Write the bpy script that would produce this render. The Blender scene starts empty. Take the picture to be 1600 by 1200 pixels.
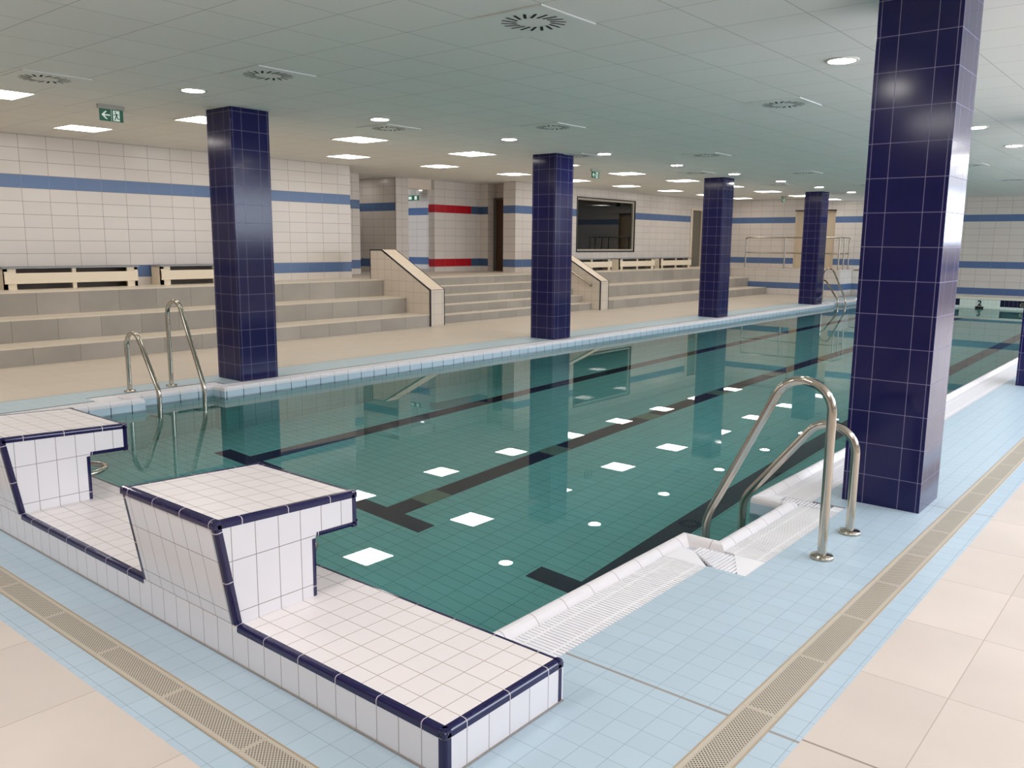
import bpy, bmesh, math, random
from mathutils import Vector, Matrix
random.seed(7)
C = bpy.context.scene.collection
S = bpy.context.scene
PI = math.pi

# ------------------------------------------------------------------ camera, world, exposure
def make_camera():
    px, py, pz, yaw, pit, rol, f = 1.7557, -1.6943, 1.6248, 0.6912, 0.1649, 0.0089, 1322.4357
    cy, sy = math.cos(yaw), math.sin(yaw)
    fwd = Vector((-sy*math.cos(pit), cy*math.cos(pit), -math.sin(pit)))
    right = Vector((cy, sy, 0)); up = right.cross(fwd)
    r = math.cos(rol)*right + math.sin(rol)*up; u = -math.sin(rol)*right + math.cos(rol)*up
    cam = bpy.data.cameras.new('camera'); cam.sensor_width = 36; cam.lens = f/1600*36
    cam.clip_start = .05; cam.clip_end = 200
    o = bpy.data.objects.new('camera', cam); C.objects.link(o)
    m = Matrix((r, u, -fwd)).transposed().to_4x4(); m.translation = (px, py, pz)
    o.matrix_world = m
    S.camera = o
make_camera()
W = bpy.data.worlds.new('world'); S.world = W; W.use_nodes = True
W.node_tree.nodes['Background'].inputs[0].default_value = (.80, .88, 1.0, 1)
W.node_tree.nodes['Background'].inputs[1].default_value = 8.0
S.view_settings.view_transform = 'Standard'; S.view_settings.look = 'None'
S.view_settings.gamma = 1; S.view_settings.use_curve_mapping = False
S.view_settings.exposure = 0.30
S.cycles.use_denoising = True
S.cycles.max_bounces = 10; S.cycles.diffuse_bounces = 6; S.cycles.glossy_bounces = 5
S.cycles.transmission_bounces = 6; S.cycles.sample_clamp_indirect = 6
S.cycles.blur_glossy = .3
PANEL = (1.0, .93, .87); PANEL_E = 9.5; FILL_E = 26.0
SPOT = (1.0, .95, .90); SPOT_E = 75.0
WIN_Z = (1.75, 2.95); RWX = 4.6          # daylight windows in the wall on the right
def portal(y0, y1, x, z0, z1):
    l = bpy.data.lights.new('window_portal', 'AREA'); l.shape = 'RECTANGLE'
    l.size = z1-z0; l.size_y = y1-y0; l.cycles.is_portal = True
    o = bpy.data.objects.new('window_portal', l); C.objects.link(o)
    o.matrix_world = Matrix.Translation((x, (y0+y1)/2, (z0+z1)/2)) @ Matrix.Rotation(PI/2, 4, 'Y')
WINS = [(2.8, 6.0), (6.5, 9.7), (10.2, 13.4), (13.9, 17.1), (17.6, 20.8), (21.3, 24.5)]
for a, b in WINS: portal(a, b, RWX+.02, *WIN_Z)

# ------------------------------------------------------------------ helpers
def lin(c):
    return tuple(((x/255)/12.92 if x/255 <= .04045 else ((x/255+.055)/1.055)**2.4) for x in c) + (1,)
class NT:
    def __init__(s, name):
        s.m = bpy.data.materials.new(name); s.m.use_nodes = True
        s.t = s.m.node_tree; s.b = s.t.nodes['Principled BSDF']; s.out = s.t.nodes['Material Output']
    def n(s, typ, **kw):
        x = s.t.nodes.new(typ)
        for k, v in kw.items(): setattr(x, k, v)
        return x
    def lk(s, a, b): s.t.links.new(a, b)
    def math(s, op, a, b=None, c=None):
        x = s.n('ShaderNodeMath', operation=op)
        for i, v in enumerate((a, b, c)):
            if v is None: continue
            if isinstance(v, (int, float)): x.inputs[i].default_value = v
            else: s.lk(v, x.inputs[i])
        return x.outputs[0]
    def mix(s, f, a, b):
        x = s.n('ShaderNodeMix', data_type='RGBA')
        for i, v in ((0, f), (6, a), (7, b)):
            if isinstance(v, (int, float, tuple)): x.inputs[i].default_value = v
            else: s.lk(v, x.inputs[i])
        return x.outputs[2]
def plain(name, col, rough=.4, metal=0., spec=.5, emit=None, es=0., noise=0.):
    k = NT(name); b = k.b
    b.inputs['Base Color'].default_value = lin(col); b.inputs['Roughness'].default_value = rough
    b.inputs['Metallic'].default_value = metal; b.inputs['Specular IOR Level'].default_value = spec
    if emit: b.inputs['Emission Color'].default_value = (*emit, 1); b.inputs['Emission Strength'].default_value = es
    if noise:
        t = k.n('ShaderNodeTexNoise'); t.inputs['Scale'].default_value = 9
        tc = k.n('ShaderNodeTexCoord'); k.lk(tc.outputs['Object'], t.inputs['Vector'])
        v = k.math('MULTIPLY_ADD', t.outputs[0], noise, 1-noise/2)
        mx = k.n('ShaderNodeMix', data_type='RGBA', blend_type='MULTIPLY'); mx.inputs[0].default_value = 1
        mx.inputs[6].default_value = lin(col); k.lk(v, mx.inputs[7]); k.lk(mx.outputs[2], b.inputs['Base Color'])
    return k.m
def tile(name, col, grout, su, sv, ou=0., ov=0., gw=.003, rough=.2, var=.03, bands=(), ulines=None, spec=.5,
         cloud=0., cloudscale=3., joints=(), brick=0., bump=.15, gv=None):
    """glazed tile: grid in metres from the UV map; bands = (v0, v1, colour[, u0, u1]); joints = (v, width, colour)"""
    k = NT(name); uv = k.n('ShaderNodeUVMap'); sp = k.n('ShaderNodeSeparateXYZ'); k.lk(uv.outputs[0], sp.inputs[0])
    u, v = sp.outputs[0], sp.outputs[1]
    b = k.math('DIVIDE', k.math('SUBTRACT', v, ov), sv); fv = k.math('FRACT', b)
    dv = k.math('MULTIPLY', k.math('MINIMUM', fv, k.math('SUBTRACT', 1., fv)), sv)
    au = k.math('SUBTRACT', u, ou)
    if brick: au = k.math('ADD', au, k.math('MULTIPLY', k.math('MODULO', k.math('FLOOR', b), 2.), brick*su))
    a = k.math('DIVIDE', au, su)
    if ulines:
        du = None
        for x in ulines:
            d = k.math('ABSOLUTE', k.math('SUBTRACT', u, x)); du = d if du is None else k.math('MINIMUM', du, d)
    else:
        fu = k.math('FRACT', a); du = k.math('MULTIPLY', k.math('MINIMUM', fu, k.math('SUBTRACT', 1., fu)), su)
    gu = k.math('LESS_THAN', du, gw/2); gg = k.math('LESS_THAN', dv, (gv or gw)/2)
    g = k.math('MAXIMUM', gu, gg)
    wn = k.n('ShaderNodeTexWhiteNoise', noise_dimensions='2D'); cv = k.n('ShaderNodeCombineXYZ')
    k.lk(k.math('FLOOR', a), cv.inputs[0]); k.lk(k.math('FLOOR', b), cv.inputs[1]); k.lk(cv.outputs[0], wn.inputs['Vector'])
    base = lin(col)
    for bd in bands:
        m = k.math('MULTIPLY', k.math('GREATER_THAN', v, bd[0]), k.math('LESS_THAN', v, bd[1]))
        if len(bd) > 3: m = k.math('MULTIPLY', m, k.math('MULTIPLY', k.math('GREATER_THAN', u, bd[3]), k.math('LESS_THAN', u, bd[4])))
        base = k.mix(m, base, lin(bd[2]))
        if len(bd) <= 5: g = k.math('MULTIPLY', g, k.math('SUBTRACT', 1., k.math('MULTIPLY', m, .8)))
    f = k.math('MULTIPLY_ADD', wn.outputs['Value'], var*2, 1-var)
    if cloud:
        nz = k.n('ShaderNodeTexNoise'); nz.inputs['Scale'].default_value = cloudscale; nz.inputs['Detail'].default_value = 5
        c3 = k.n('ShaderNodeCombineXYZ'); k.lk(u, c3.inputs[0]); k.lk(v, c3.inputs[1])
        k.lk(k.math('MULTIPLY', wn.outputs['Value'], 20.), c3.inputs[2]); k.lk(c3.outputs[0], nz.inputs['Vector'])
        f = k.math('MULTIPLY', f, k.math('MULTIPLY_ADD', nz.outputs[0], cloud*2, 1-cloud))
    mx = k.n('ShaderNodeMix', data_type='RGBA', blend_type='MULTIPLY'); mx.inputs[0].default_value = 1
    if isinstance(base, tuple): mx.inputs[6].default_value = base
    else: k.lk(base, mx.inputs[6])
    k.lk(f, mx.inputs[7])
    c = k.mix(g, mx.outputs[2], lin(grout))
    for jv, jw, jc in joints:
        m = k.math('LESS_THAN', k.math('ABSOLUTE', k.math('SUBTRACT', v, jv)), jw/2); c = k.mix(m, c, lin(jc))
    k.lk(c, k.b.inputs['Base Color'])
    k.lk(k.math('MULTIPLY_ADD', g, .5, rough), k.b.inputs['Roughness'])
    k.b.inputs['Specular IOR Level'].default_value = spec
    if bump:
        bp = k.n('ShaderNodeBump'); bp.inputs['Strength'].default_value = bump; bp.inputs['Distance'].default_value = .002
        k.lk(k.math('SUBTRACT', 1., g), bp.inputs['Height']); k.lk(bp.outputs[0], k.b.inputs['Normal'])
    return k.m

class MB:
    def __init__(s): s.v = []; s.f = []; s.uv = []; s.mi = []; s.sm = []
    def face(s, pts, uvs=None, mi=0, smooth=False):
        pts = [Vector(p) for p in pts]
        if uvs is None:
            n = Vector((0, 0, 0))
            for i in range(len(pts)): n += (pts[i]-pts[0]).cross(pts[(i+1) % len(pts)]-pts[0])
            ax = max(range(3), key=lambda i: abs(n[i]))
            uvs = [((p.y, p.z), (p.x, p.z), (p.x, p.y))[ax] for p in pts]
        i = len(s.v); s.v += pts; s.f.append(tuple(range(i, i+len(pts)))); s.uv += list(uvs); s.mi.append(mi); s.sm.append(smooth)
    def box(s, x0, x1, y0, y1, z0, z1, mi=0, skip=''):
        P = lambda a, b, c: (x1 if a else x0, y1 if b else y0, z1 if c else z0)
        F = dict(b=((0,0,0),(0,1,0),(1,1,0),(1,0,0)), t=((0,0,1),(1,0,1),(1,1,1),(0,1,1)), f=((0,0,0),(1,0,0),(1,0,1),(0,0,1)),
                 k=((1,1,0),(0,1,0),(0,1,1),(1,1,1)), l=((0,1,0),(0,0,0),(0,0,1),(0,1,1)), r=((1,0,0),(1,1,0),(1,1,1),(1,0,1)))
        for key, q in F.items():
            if key not in skip: s.face([P(*c) for c in q], mi=mi)
        return s
    def prism(s, prof, axis, a0, a1, mi=0, caps=True):
        """prof = list of 2D points; axis 'x': prof=(y,z); axis 'y': prof=(x,z)"""
        mk = (lambda p, a: (a, p[0], p[1])) if axis == 'x' else ((lambda p, a: (p[0], a, p[1])) if axis == 'y' else (lambda p, a: (p[0], p[1], a)))
        n = len(prof)
        for i in range(n):
            p, q = prof[i], prof[(i+1) % n]
            s.face([mk(p, a0), mk(q, a0), mk(q, a1), mk(p, a1)], mi=mi)
        if caps: s.face([mk(p, a0) for p in prof][::-1], mi=mi); s.face([mk(p, a1) for p in prof], mi=mi)
        return s
    def tube(s, path, r, n=12, closed=False, mi=0, caps=True):
        path = [Vector(p) for p in path]
        if caps and len(path) > 1:
            e0 = (path[1]-path[0]).normalized()*.0015; e1 = (path[-2]-path[-1]).normalized()*.0015
            path = [path[0], path[0]+e0, *path[1:-1], path[-1]+e1, path[-1]]
        rings = []; m = len(path); ref = None; L = 0
        for i, p in enumerate(path):
            t = (path[min(i+1, m-1)]-path[max(i-1, 0)]).normalized()
            if ref is None:
                ref = Vector((0, 0, 1)) if abs(t.z) < .9 else Vector((0, 1, 0))
            a = (ref - t*ref.dot(t)).normalized(); ref = a; b = t.cross(a)
            rr = r[i] if isinstance(r, (list, tuple)) else r
            rings.append([p + a*rr*math.cos(2*PI*k/n) + b*rr*math.sin(2*PI*k/n) for k in range(n)])
        for i in range(m-1):
            for k in range(n):
                q = (k+1) % n
                s.face([rings[i][k], rings[i][q], rings[i+1][q], rings[i+1][k]], uvs=[(0, 0)]*4, mi=mi, smooth=True)
        if caps:
            s.face(rings[0][::-1], uvs=[(0, 0)]*n, mi=mi); s.face(rings[-1], uvs=[(0, 0)]*n, mi=mi)
        return s
    def lathe(s, prof, cx, cy, n=24, mi=0, smooth=True):
        for i in range(len(prof)-1):
            for k in range(n):
                a, b = 2*PI*k/n, 2*PI*(k+1)/n
                P = lambda pr, t: (cx+pr[0]*math.cos(t), cy+pr[0]*math.sin(t), pr[1])
                pts = [P(prof[i], a), P(prof[i], b), P(prof[i+1], b), P(prof[i+1], a)]
                s.face(pts, uvs=[(0, 0)]*4, mi=mi, smooth=smooth)
        return s
    def build(s, name, mats, parent=None, merge=True, bevel=0):
        o0 = Vector(parent_origin(parent))
        me = bpy.data.meshes.new(name)
        me.from_pydata([tuple(v-o0) for v in s.v], [], s.f)
        ul = me.uv_layers.new(name='UVMap')
        for i, q in enumerate(s.uv): ul.data[i].uv = q
        if not isinstance(mats, (list, tuple)): mats = [mats]
        for m in mats: me.materials.append(m)
        for i, p in enumerate(me.polygons): p.material_index = s.mi[i]; p.use_smooth = s.sm[i]
        if merge:
            bm = bmesh.new(); bm.from_mesh(me); bmesh.ops.remove_doubles(bm, verts=bm.verts, dist=1e-5)
            bmesh.ops.recalc_face_normals(bm, faces=bm.faces) if merge != 'keep' else None
            bm.to_mesh(me); bm.free()
        o = bpy.data.objects.new(name, me); C.objects.link(o)
        if parent: o.parent = parent
        if bevel:
            b = o.modifiers.new('bevel', 'BEVEL'); b.width = bevel; b.segments = 3; b.limit_method = 'ANGLE'
        return o
def parent_origin(p):
    o = Vector((0, 0, 0))
    while p is not None: o += p.location; p = p.parent
    return o
def tag(o, label=None, cat=None, group=None, kind=None):
    if label: o['label'] = label
    if cat: o['category'] = cat
    if group: o['group'] = group
    if kind: o['kind'] = kind
    return o
def thing(name, label, cat, loc, group=None, kind=None):
    o = bpy.data.objects.new(name, None); o.empty_display_size = .1; C.objects.link(o); o.location = loc
    return tag(o, label, cat, group, kind)
def struct(o): o['kind'] = 'structure'; return o
def dup(root, loc, label=None, group=None):
    r = root.copy(); C.objects.link(r); r.location = loc
    if label: r['label'] = label
    if group: r['group'] = group
    for ch in list(root.children):
        c = ch.copy(); C.objects.link(c); c.parent = r
        for g in ch.children:
            d = g.copy(); C.objects.link(d); d.parent = c
    return r
def edge_trim(mb, p0, p1, n1, n2, w=.027, t=.0012, r=.012, uoff=0.):
    """rounded L strip along the edge p0-p1 between faces with outward normals n1, n2"""
    p0, p1, n1, n2 = map(Vector, (p0, p1, n1, n2)); n1.normalize(); n2.normalize()
    pr = [(-n2*w, n1*0), (-n2*w, n1*t)]
    for k in range(5):
        a = PI/2*k/4
        pr.append((-n2*r + n2*(r+t)*math.sin(a), -n1*r + n1*(r+t)*math.cos(a)))
    pr += [(-n1*w, n2*t), (-n1*w, n2*0)]
    L = (p1-p0).length
    q = [a+b for a, b in pr]; acc = 0
    for i in range(len(q)-1):
        d = (q[i+1]-q[i]).length
        mb.face([p0+q[i], p1+q[i], p1+q[i+1], p0+q[i+1]], uvs=[(uoff, acc), (uoff+L, acc), (uoff+L, acc+d), (uoff, acc+d)], smooth=1 < i < 7)
        acc += d
def ball(mb, c, r=.0146, n=12):
    for i in range(n):
        for j in range(n):
            P = lambda a, b: (c[0]+r*math.sin(PI*a/n)*math.cos(2*PI*b/n), c[1]+r*math.sin(PI*a/n)*math.sin(2*PI*b/n), c[2]+r*math.cos(PI*a/n))
            mb.face([P(i, j), P(i+1, j), P(i+1, j+1), P(i, j+1)], uvs=[(.1, 0)]*4, smooth=True)
def words(k): return ['first', 'second', 'third', 'fourth', 'fifth', 'sixth', 'seventh', 'eighth', 'ninth', 'tenth', 'eleventh', 'twelfth'][k]

# ------------------------------------------------------------------ materials
BLUE = (29, 25, 74)
WALLB = [(2.3917, 2.59, (86, 111, 152)), (1.0036, 1.2019, (86, 111, 152))]
def walltile(name, bands, **kw):
    return tile(name, (212, 204, 196), (132, 124, 116), .405, .1983, ov=2.59-.1983*20, gw=.006, rough=.25, var=.025, bands=bands, **kw)
M_wall = walltile('wall_tile', WALLB, ou=3.70)
M_wallx = walltile('wall_tile_x', WALLB, ou=.1)
RB = (178, 28, 40)
M_wallred = walltile('wall_tile_red', [(2.3917, 2.59, RB, -99, 15.5), (1.0036, 1.2019, RB, -99, 15.5),
                                       (2.3917, 2.59, (70, 92, 124), 15.5, 99), (1.0036, 1.2019, (70, 92, 124), 15.5, 99)], ou=14.08)
M_wallredx = walltile('wall_tile_redx', [(2.3917, 2.59, RB), (1.0036, 1.2019, RB)], ou=0.)
M_far = walltile('far_wall_tile', WALLB+[(.215, .41, (86, 111, 152))], ou=.1)
M_farin = walltile('far_wall_inner', [(.215, .41, (86, 111, 152))], ou=.1)
M_plainwall = walltile('plain_wall_tile', [], ou=.1)
M_ptop = tile('platform_top_tile', (236, 229, 229), (168, 156, 146), .105, .105, ou=.0, ov=.0987, gw=.0032, rough=.35, var=.012)
M_pside = tile('platform_side_tile', (232, 231, 236), (138, 134, 132), .105, .21, ou=0., ov=0., gw=.0032, rough=.12, var=.01)
M_psideY = tile('platform_end_tile', (232, 231, 236), (138, 134, 132), .105, .21, ou=.0987, ov=0., gw=.0032, rough=.12, var=.01)
M_trim = tile('navy_edge_tile', BLUE, (205, 198, 205), .21, 50., ou=.0, ov=-20, gw=.0035, rough=.1, var=.0, bump=.05)
M_pillar = tile('navy_pillar_tile', (19, 19, 72), (122, 118, 148), .2, .2045, ov=.19, gw=.0036, rough=.13, var=.05,
                ulines=[.022, .127, .337, .442], spec=.32)
M_deck = tile('blue_deck_tile', (179, 199, 213), (146, 166, 180), .105, .105, ou=0., ov=.0987, gw=.0022, rough=.38, var=.02,
              joints=[(.902, .014, (150, 146, 142)), (4.02, .012, (150, 146, 142))], bump=.05, cloud=.02, brick=0)
M_deckL = tile('left_deck_tile', (186, 206, 214), (160, 176, 184), .105, .105, ou=0., ov=.0987, gw=.002, rough=.38, var=.015, bump=.03)
M_beige = tile('beige_floor_tile', (210, 198, 189), (184, 170, 159), .6, .605, ou=1.167, ov=.926, gw=.004, rough=.42, var=.02,
               cloud=.20, cloudscale=1.1, bump=.05, joints=[(.926, .010, (150, 138, 128))])
M_beigeL = tile('left_floor_tile', (212, 200, 184), (192, 180, 164), .6, .6, ou=.1, ov=.2, gw=.003, rough=.38, var=.02, cloud=.05, cloudscale=1.5, bump=.03)
M_riser = tile('grey_riser_tile', (160, 153, 143), (120, 112, 102), .6, 5., ou=.35, ov=-2.5, gw=.006, rough=.45, var=.12, cloud=.16, cloudscale=2.2, bump=.05)
M_tread = tile('beige_tread_tile', (222, 211, 193), (184, 168, 146), .6, 5., ou=.35, ov=-2.5, gw=.004, rough=.4, var=.02, cloud=.03, bump=.03)
M_pool = tile('pool_floor_tile', (158, 222, 220), (104, 178, 178), .21, .105, ou=-.43, ov=.6, gw=.006, rough=.4, var=.03, bump=0)
M_poolw = tile('pool_wall_tile', (165, 222, 218), (100, 160, 160), .215, .21, ou=.13, ov=0., gw=.005, rough=.35, var=.03, bump=0)
M_line = tile('lane_line_tile', (14, 22, 56), (60, 68, 92), .21, .105, ou=-.43, ov=.6, gw=.004, rough=.4, var=.03, bump=0)
M_rim = tile('white_rim_ceramic', (226, 223, 226), (150, 142, 142), .215, 9., ou=.0, ov=-4, gw=.0035, rough=.5, var=.01, bump=.05, spec=.25)
M_handhold = tile('pale_blue_handhold', (180, 200, 214), (40, 62, 80), .215, 9., ou=.0, ov=-4, gw=.009, rough=.22, var=.01, bump=.05)
M_slat = plain('white_plastic_slat', (243, 242, 246), .35)
M_channel = plain('channel_grey', (150, 150, 158), .6)
M_steel = plain('stainless_steel', (190, 184, 172), .14, metal=1)
M_steel2 = plain('brushed_steel', (172, 166, 154), .25, metal=1)
M_navy = plain('black_edge', (26, 22, 34), .25)
M_line2 = None
M_cream = tile('cream_cap_tile', (238, 222, 200), (214, 196, 172), .105, .105, gw=.003, rough=.4, var=.02, bump=.03)
M_cheek = tile('cheek_wall_tile', (212, 201, 187), (166, 150, 130), .21, .21, ou=.03, ov=.02, gw=.005, rough=.3, var=.02)
M_bench = plain('cream_bench_board', (236, 222, 198), .45)
M_seat = plain('grey_bench_seat', (138, 144, 150), .5)
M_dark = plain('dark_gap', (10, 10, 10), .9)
M_wood = plain('dark_wood_door', (74, 46, 28), .45, noise=.3)
M_green = plain('exit_green', (20, 92, 62), .35, emit=(.01, .10, .06), es=.15)
M_signw = plain('sign_white', (225, 238, 228), .4, emit=(.7, .85, .75), es=.25)
M_grey = plain('grey_plastic', (176, 172, 162), .4)
M_vent = plain('vent_plate', (222, 224, 220), .6)
M_frame = plain('window_frame_light', (176, 168, 152), .4)
M_beigedoor = plain('beige_door', (208, 192, 168), .5)
M_room = plain('office_wall', (150, 146, 134), .7)
M_panel = plain('panel_diffuser', (255, 250, 240), .5, emit=PANEL, es=PANEL_E)
M_spot = plain('spot_diffuser', (255, 252, 245), .5, emit=SPOT, es=SPOT_E)
M_spotweak = plain('corridor_lens', (255, 252, 245), .5, emit=SPOT, es=6)
M_fill = plain('fill_diffuser', (255, 252, 246), .5, emit=(1.0, .975, .96), es=FILL_E)  # for the added fill panels out of view
M_lampframe = plain('lamp_frame', (215, 212, 200), .4)
M_text = plain('black_tile_marking', (14, 14, 18), .3)
M_lanewhite = tile('lane_sign_tile', (214, 224, 214), (150, 168, 160), .105, .105, ou=.02, ov=.035, gw=.003, rough=.2, var=.02)
M_endnavy = tile('far_end_navy_tile', (24, 24, 56), (96, 100, 120), .105, .21, ou=.02, ov=-.05, gw=.004, rough=.15, var=.05)
M_endwhite = tile('far_end_white_tile', (214, 224, 218), (150, 168, 160), .105, .21, ou=.02, ov=-.05, gw=.004, rough=.2, var=.02)
def ceiling_mat():
    return tile('ceiling_tile', (226, 226, 222), (186, 186, 180), .607, .607, ou=-1.075, ov=3.32, gw=.008, rough=.9, var=.012, bump=.1, spec=.2)
M_ceil = ceiling_mat()
def perforated():
    k = NT('perforated_grate'); uv = k.n('ShaderNodeUVMap'); sp = k.n('ShaderNodeSeparateXYZ'); k.lk(uv.outputs[0], sp.inputs[0])
    u, v = sp.outputs[0], sp.outputs[1]           # u along the grate, v across (0..w)
    def holes(off):
        a = k.math('SUBTRACT', k.math('FRACT', k.math('ADD', k.math('DIVIDE', u, .0148), off)), .5)
        b = k.math('SUBTRACT', k.math('FRACT', k.math('ADD', k.math('DIVIDE', v, .0148), off)), .5)
        return k.math('LESS_THAN', k.math('ADD', k.math('MULTIPLY', a, a), k.math('MULTIPLY', b, b)), .052)
    h = k.math('MAXIMUM', holes(0.), holes(.5))
    inside = k.math('MULTIPLY', k.math('GREATER_THAN', v, .016), k.math('LESS_THAN', v, .117))
    fr = k.math('FRACT', k.math('DIVIDE', u, .5)); seam = k.math('MULTIPLY', k.math('GREATER_THAN', fr, .018), k.math('LESS_THAN', fr, .982))
    h = k.math('MULTIPLY', k.math('MULTIPLY', h, inside), seam)
    sm = k.math('LESS_THAN', k.math('ABSOLUTE', k.math('SUBTRACT', fr, .5)), .499)
    c = k.mix(h, lin((192, 183, 168)), lin((72, 64, 54)))
    c = k.mix(k.math('SUBTRACT', 1., sm), c, lin((120, 108, 94)))
    k.lk(c, k.b.inputs['Base Color']); k.b.inputs['Roughness'].default_value = .5
    return k.m
M_grate = perforated()
def water_mat():
    k = NT('pool_water'); k.t.nodes.remove(k.b)
    fr = k.n('ShaderNodeFresnel'); fr.inputs['IOR'].default_value = 1.33
    rf = k.n('ShaderNodeBsdfRefraction'); rf.inputs['IOR'].default_value = 1.33; rf.inputs['Roughness'].default_value = 0
    rf.inputs['Color'].default_value = (.86, .985, .985, 1)
    gl = k.n('ShaderNodeBsdfGlossy'); gl.inputs['Roughness'].default_value = 0
    mx = k.n('ShaderNodeMixShader'); k.lk(fr.outputs[0], mx.inputs[0]); k.lk(rf.outputs[0], mx.inputs[1]); k.lk(gl.outputs[0], mx.inputs[2])
    k.lk(mx.outputs[0], k.out.inputs[0]); return k.m
M_water = water_mat()
def glass_mat():
    k = NT('window_glass'); k.t.nodes.remove(k.b)
    tr = k.n('ShaderNodeBsdfTransparent'); tr.inputs['Color'].default_value = (.78, .79, .75, 1)
    gl = k.n('ShaderNodeBsdfGlossy'); gl.inputs['Roughness'].default_value = .01
    lw = k.n('ShaderNodeFresnel'); lw.inputs['IOR'].default_value = 1.6
    mx = k.n('ShaderNodeMixShader'); k.lk(lw.outputs[0], mx.inputs[0]); k.lk(tr.outputs[0], mx.inputs[1]); k.lk(gl.outputs[0], mx.inputs[2])
    k.lk(mx.outputs[0], k.out.inputs[0]); return k.m
M_glass = glass_mat()

# ------------------------------------------------------------------ the setting
H, H2, XS = 3.1, 3.2, -8.5            # low ceiling, high ceiling, where they meet
XW = -12.45                            # left wall
ZF = .87                               # upper floor level
YF, YB = 27.2, -6.0
XR, XL = -.433, -6.6                   # pool edges
PW = -.10                              # water level
R0, R1 = 2.49, 3.40                    # ladder recess (near), along Y
Q0, Q1 = 22.80, 23.71                  # ladder recess (far)
RD = .216                              # recess depth

# floor: one mesh, blue deck (0), beige (1), left deck (2), left beige (3), joint and hidden under-floor sheets (4)
m = MB()
def rect(x0, x1, y0, y1, mi, z=0.): m.face([(x0, y0, z), (x1, y0, z), (x1, y1, z), (x0, y1, z)], mi=mi)
def deckcols(xin, xout):               # right deck beside the pool with recess cut-outs
    for y0, y1, x in ((.60, 2.13, xin), (2.13, 3.60, xin+.208), (3.60, 22.44, xin), (22.44, 23.91, xin+.208), (23.91, 26.3, xin)):
        rect(x, xout, y0, y1, 0)
deckcols(-.10, .607)
rect(.10, .607, 0, .60, 0); rect(-9.9, .607, -.215, 0, 0)
rect(.752, .857, -.45, YF, 0); rect(-9.9, .752, -.45, -.34, 0)
rect(.857, RWX, -.45, YF, 1); rect(-9.9, RWX, YB, -.45, 1)
rect(-6.6, .607, 26.3, YF, 0)
for y0, y1, x in ((.0, 2.13, -6.93), (2.13, 3.60, -7.14), (3.60, 22.44, -6.93), (22.44, 23.91, -7.14), (23.91, YF, -6.93)):
    rect(-7.54, x, y0, y1, 2)
rect(-7.555, -7.54, 0, YF, 4)
rect(-10.3, -7.555, 0, YF, 3); rect(-12.5, -9.9, YB, 0, 3)
for a, b in ((XR+.31, RWX), (-12.5, XL-.31)): rect(a, b, YB, YF, 4, -.09)  # added hidden sheets below the decks, block sky light through grate gaps
rect(-12.5, RWX, YB, .59, 4, -.09)
# beds under the two slotted drains
rect(.607, .752, -.34, YF, 4, -.004); rect(-9.9, .607, -.34, -.215, 4, -.004)
M_jointm = plain('floor_joint', (150, 134, 116), .6)
struct(m.build('floor', [M_deck, M_beige, M_deckL, M_beigeL, M_jointm], merge=False))
# upper floor behind the stand
m = MB(); m.face([(-17.2, YB, ZF), (XW+.001, YB, ZF), (XW+.001, YF, ZF), (-17.2, YF, ZF)])
m.face([(XW, 26.06, ZF+.001), (-7.66, 26.06, ZF+.001), (-7.66, YF, ZF+.001), (XW, YF, ZF+.001)])
for a, b in ((9.998, 10.402), (15.918, 16.292)): m.face([(XW, a, ZF), (-11.75, a, ZF), (-11.75, b, ZF), (XW, b, ZF)])
struct(m.build('floor_upper', M_beigeL, merge=False))
# ceiling: two levels and the small step between them
m = MB()
m.face([(XS, YB, H), (XS, YF, H), (RWX, YF, H), (RWX, YB, H)])
m.face([(-17.2, YB, H2), (-17.2, YF, H2), (XS, YF, H2), (XS, YB, H2)])
m.face([(XS, YB, H), (XS, YB, H2), (XS, YF, H2), (XS, YF, H)])
struct(m.build('ceiling', M_ceil, merge=False))
# walls
def wall(name, faces, mats):
    m = MB()
    for f in faces: m.face(f[0], mi=f[1] if len(f) > 1 else 0)
    return struct(m.build(name, mats, merge=False))
def vx(x, y0, y1, z0, z1): return [(x, y0, z0), (x, y1, z0), (x, y1, z1), (x, y0, z1)]
def vy(y, x0, x1, z0, z1): return [(x0, y, z0), (x1, y, z0), (x1, y, z1), (x0, y, z1)]
wall('wall_left', [(vx(XW, YB, 10.10, 0, H2),), (vy(10.10, -13.95, XW, ZF, H2), 1)], [M_wall, M_wallx])
wall('wall_left_corridor', [(vx(-13.95, 10.1, 11.62, ZF, H2),), (vy(11.62, -16.5, -13.95, ZF, H2), 1), (vx(-16.5, 11.62, 12.85, ZF, H2),),
     (vy(12.85, -16.5, -14.06, ZF, H2), 1)], [M_wall, M_wallx])
m = MB(); m.box(-14.6, -14.05, 12.86, 13.28, ZF, H2, skip='bt'); struct(m.build('wall_corridor_end', M_plainwall))
wall('wall_corridor_back', [(vy(15.55, -17.2, -14.1, ZF, H2),), (vx(-17.2, 12.85, 15.55, ZF, H2), 1)], [M_wallx, M_wall])
m = MB(); m.box(-14.4, -14.06, 13.28, 14.10, 2.96, H2); struct(m.build('trim_1', plain('corridor_beam', (226, 212, 198), .6)))
wall('wall_red_pier', [(vx(-13.95, 14.10, 15.86, ZF, H2),), (vy(14.10, -14.17, -13.95, ZF, H2), 1), (vx(-14.17, 14.1, 15.55, ZF, H2), 1),
     (vy(15.86, -13.95, -13.66, ZF, H2), 2)], [M_wallred, M_wallredx, walltile('wall_tile_bluegrey', [(2.3917, 2.59, (70, 92, 124)), (1.0036, 1.2019, (70, 92, 124))], ou=.1)])
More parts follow.
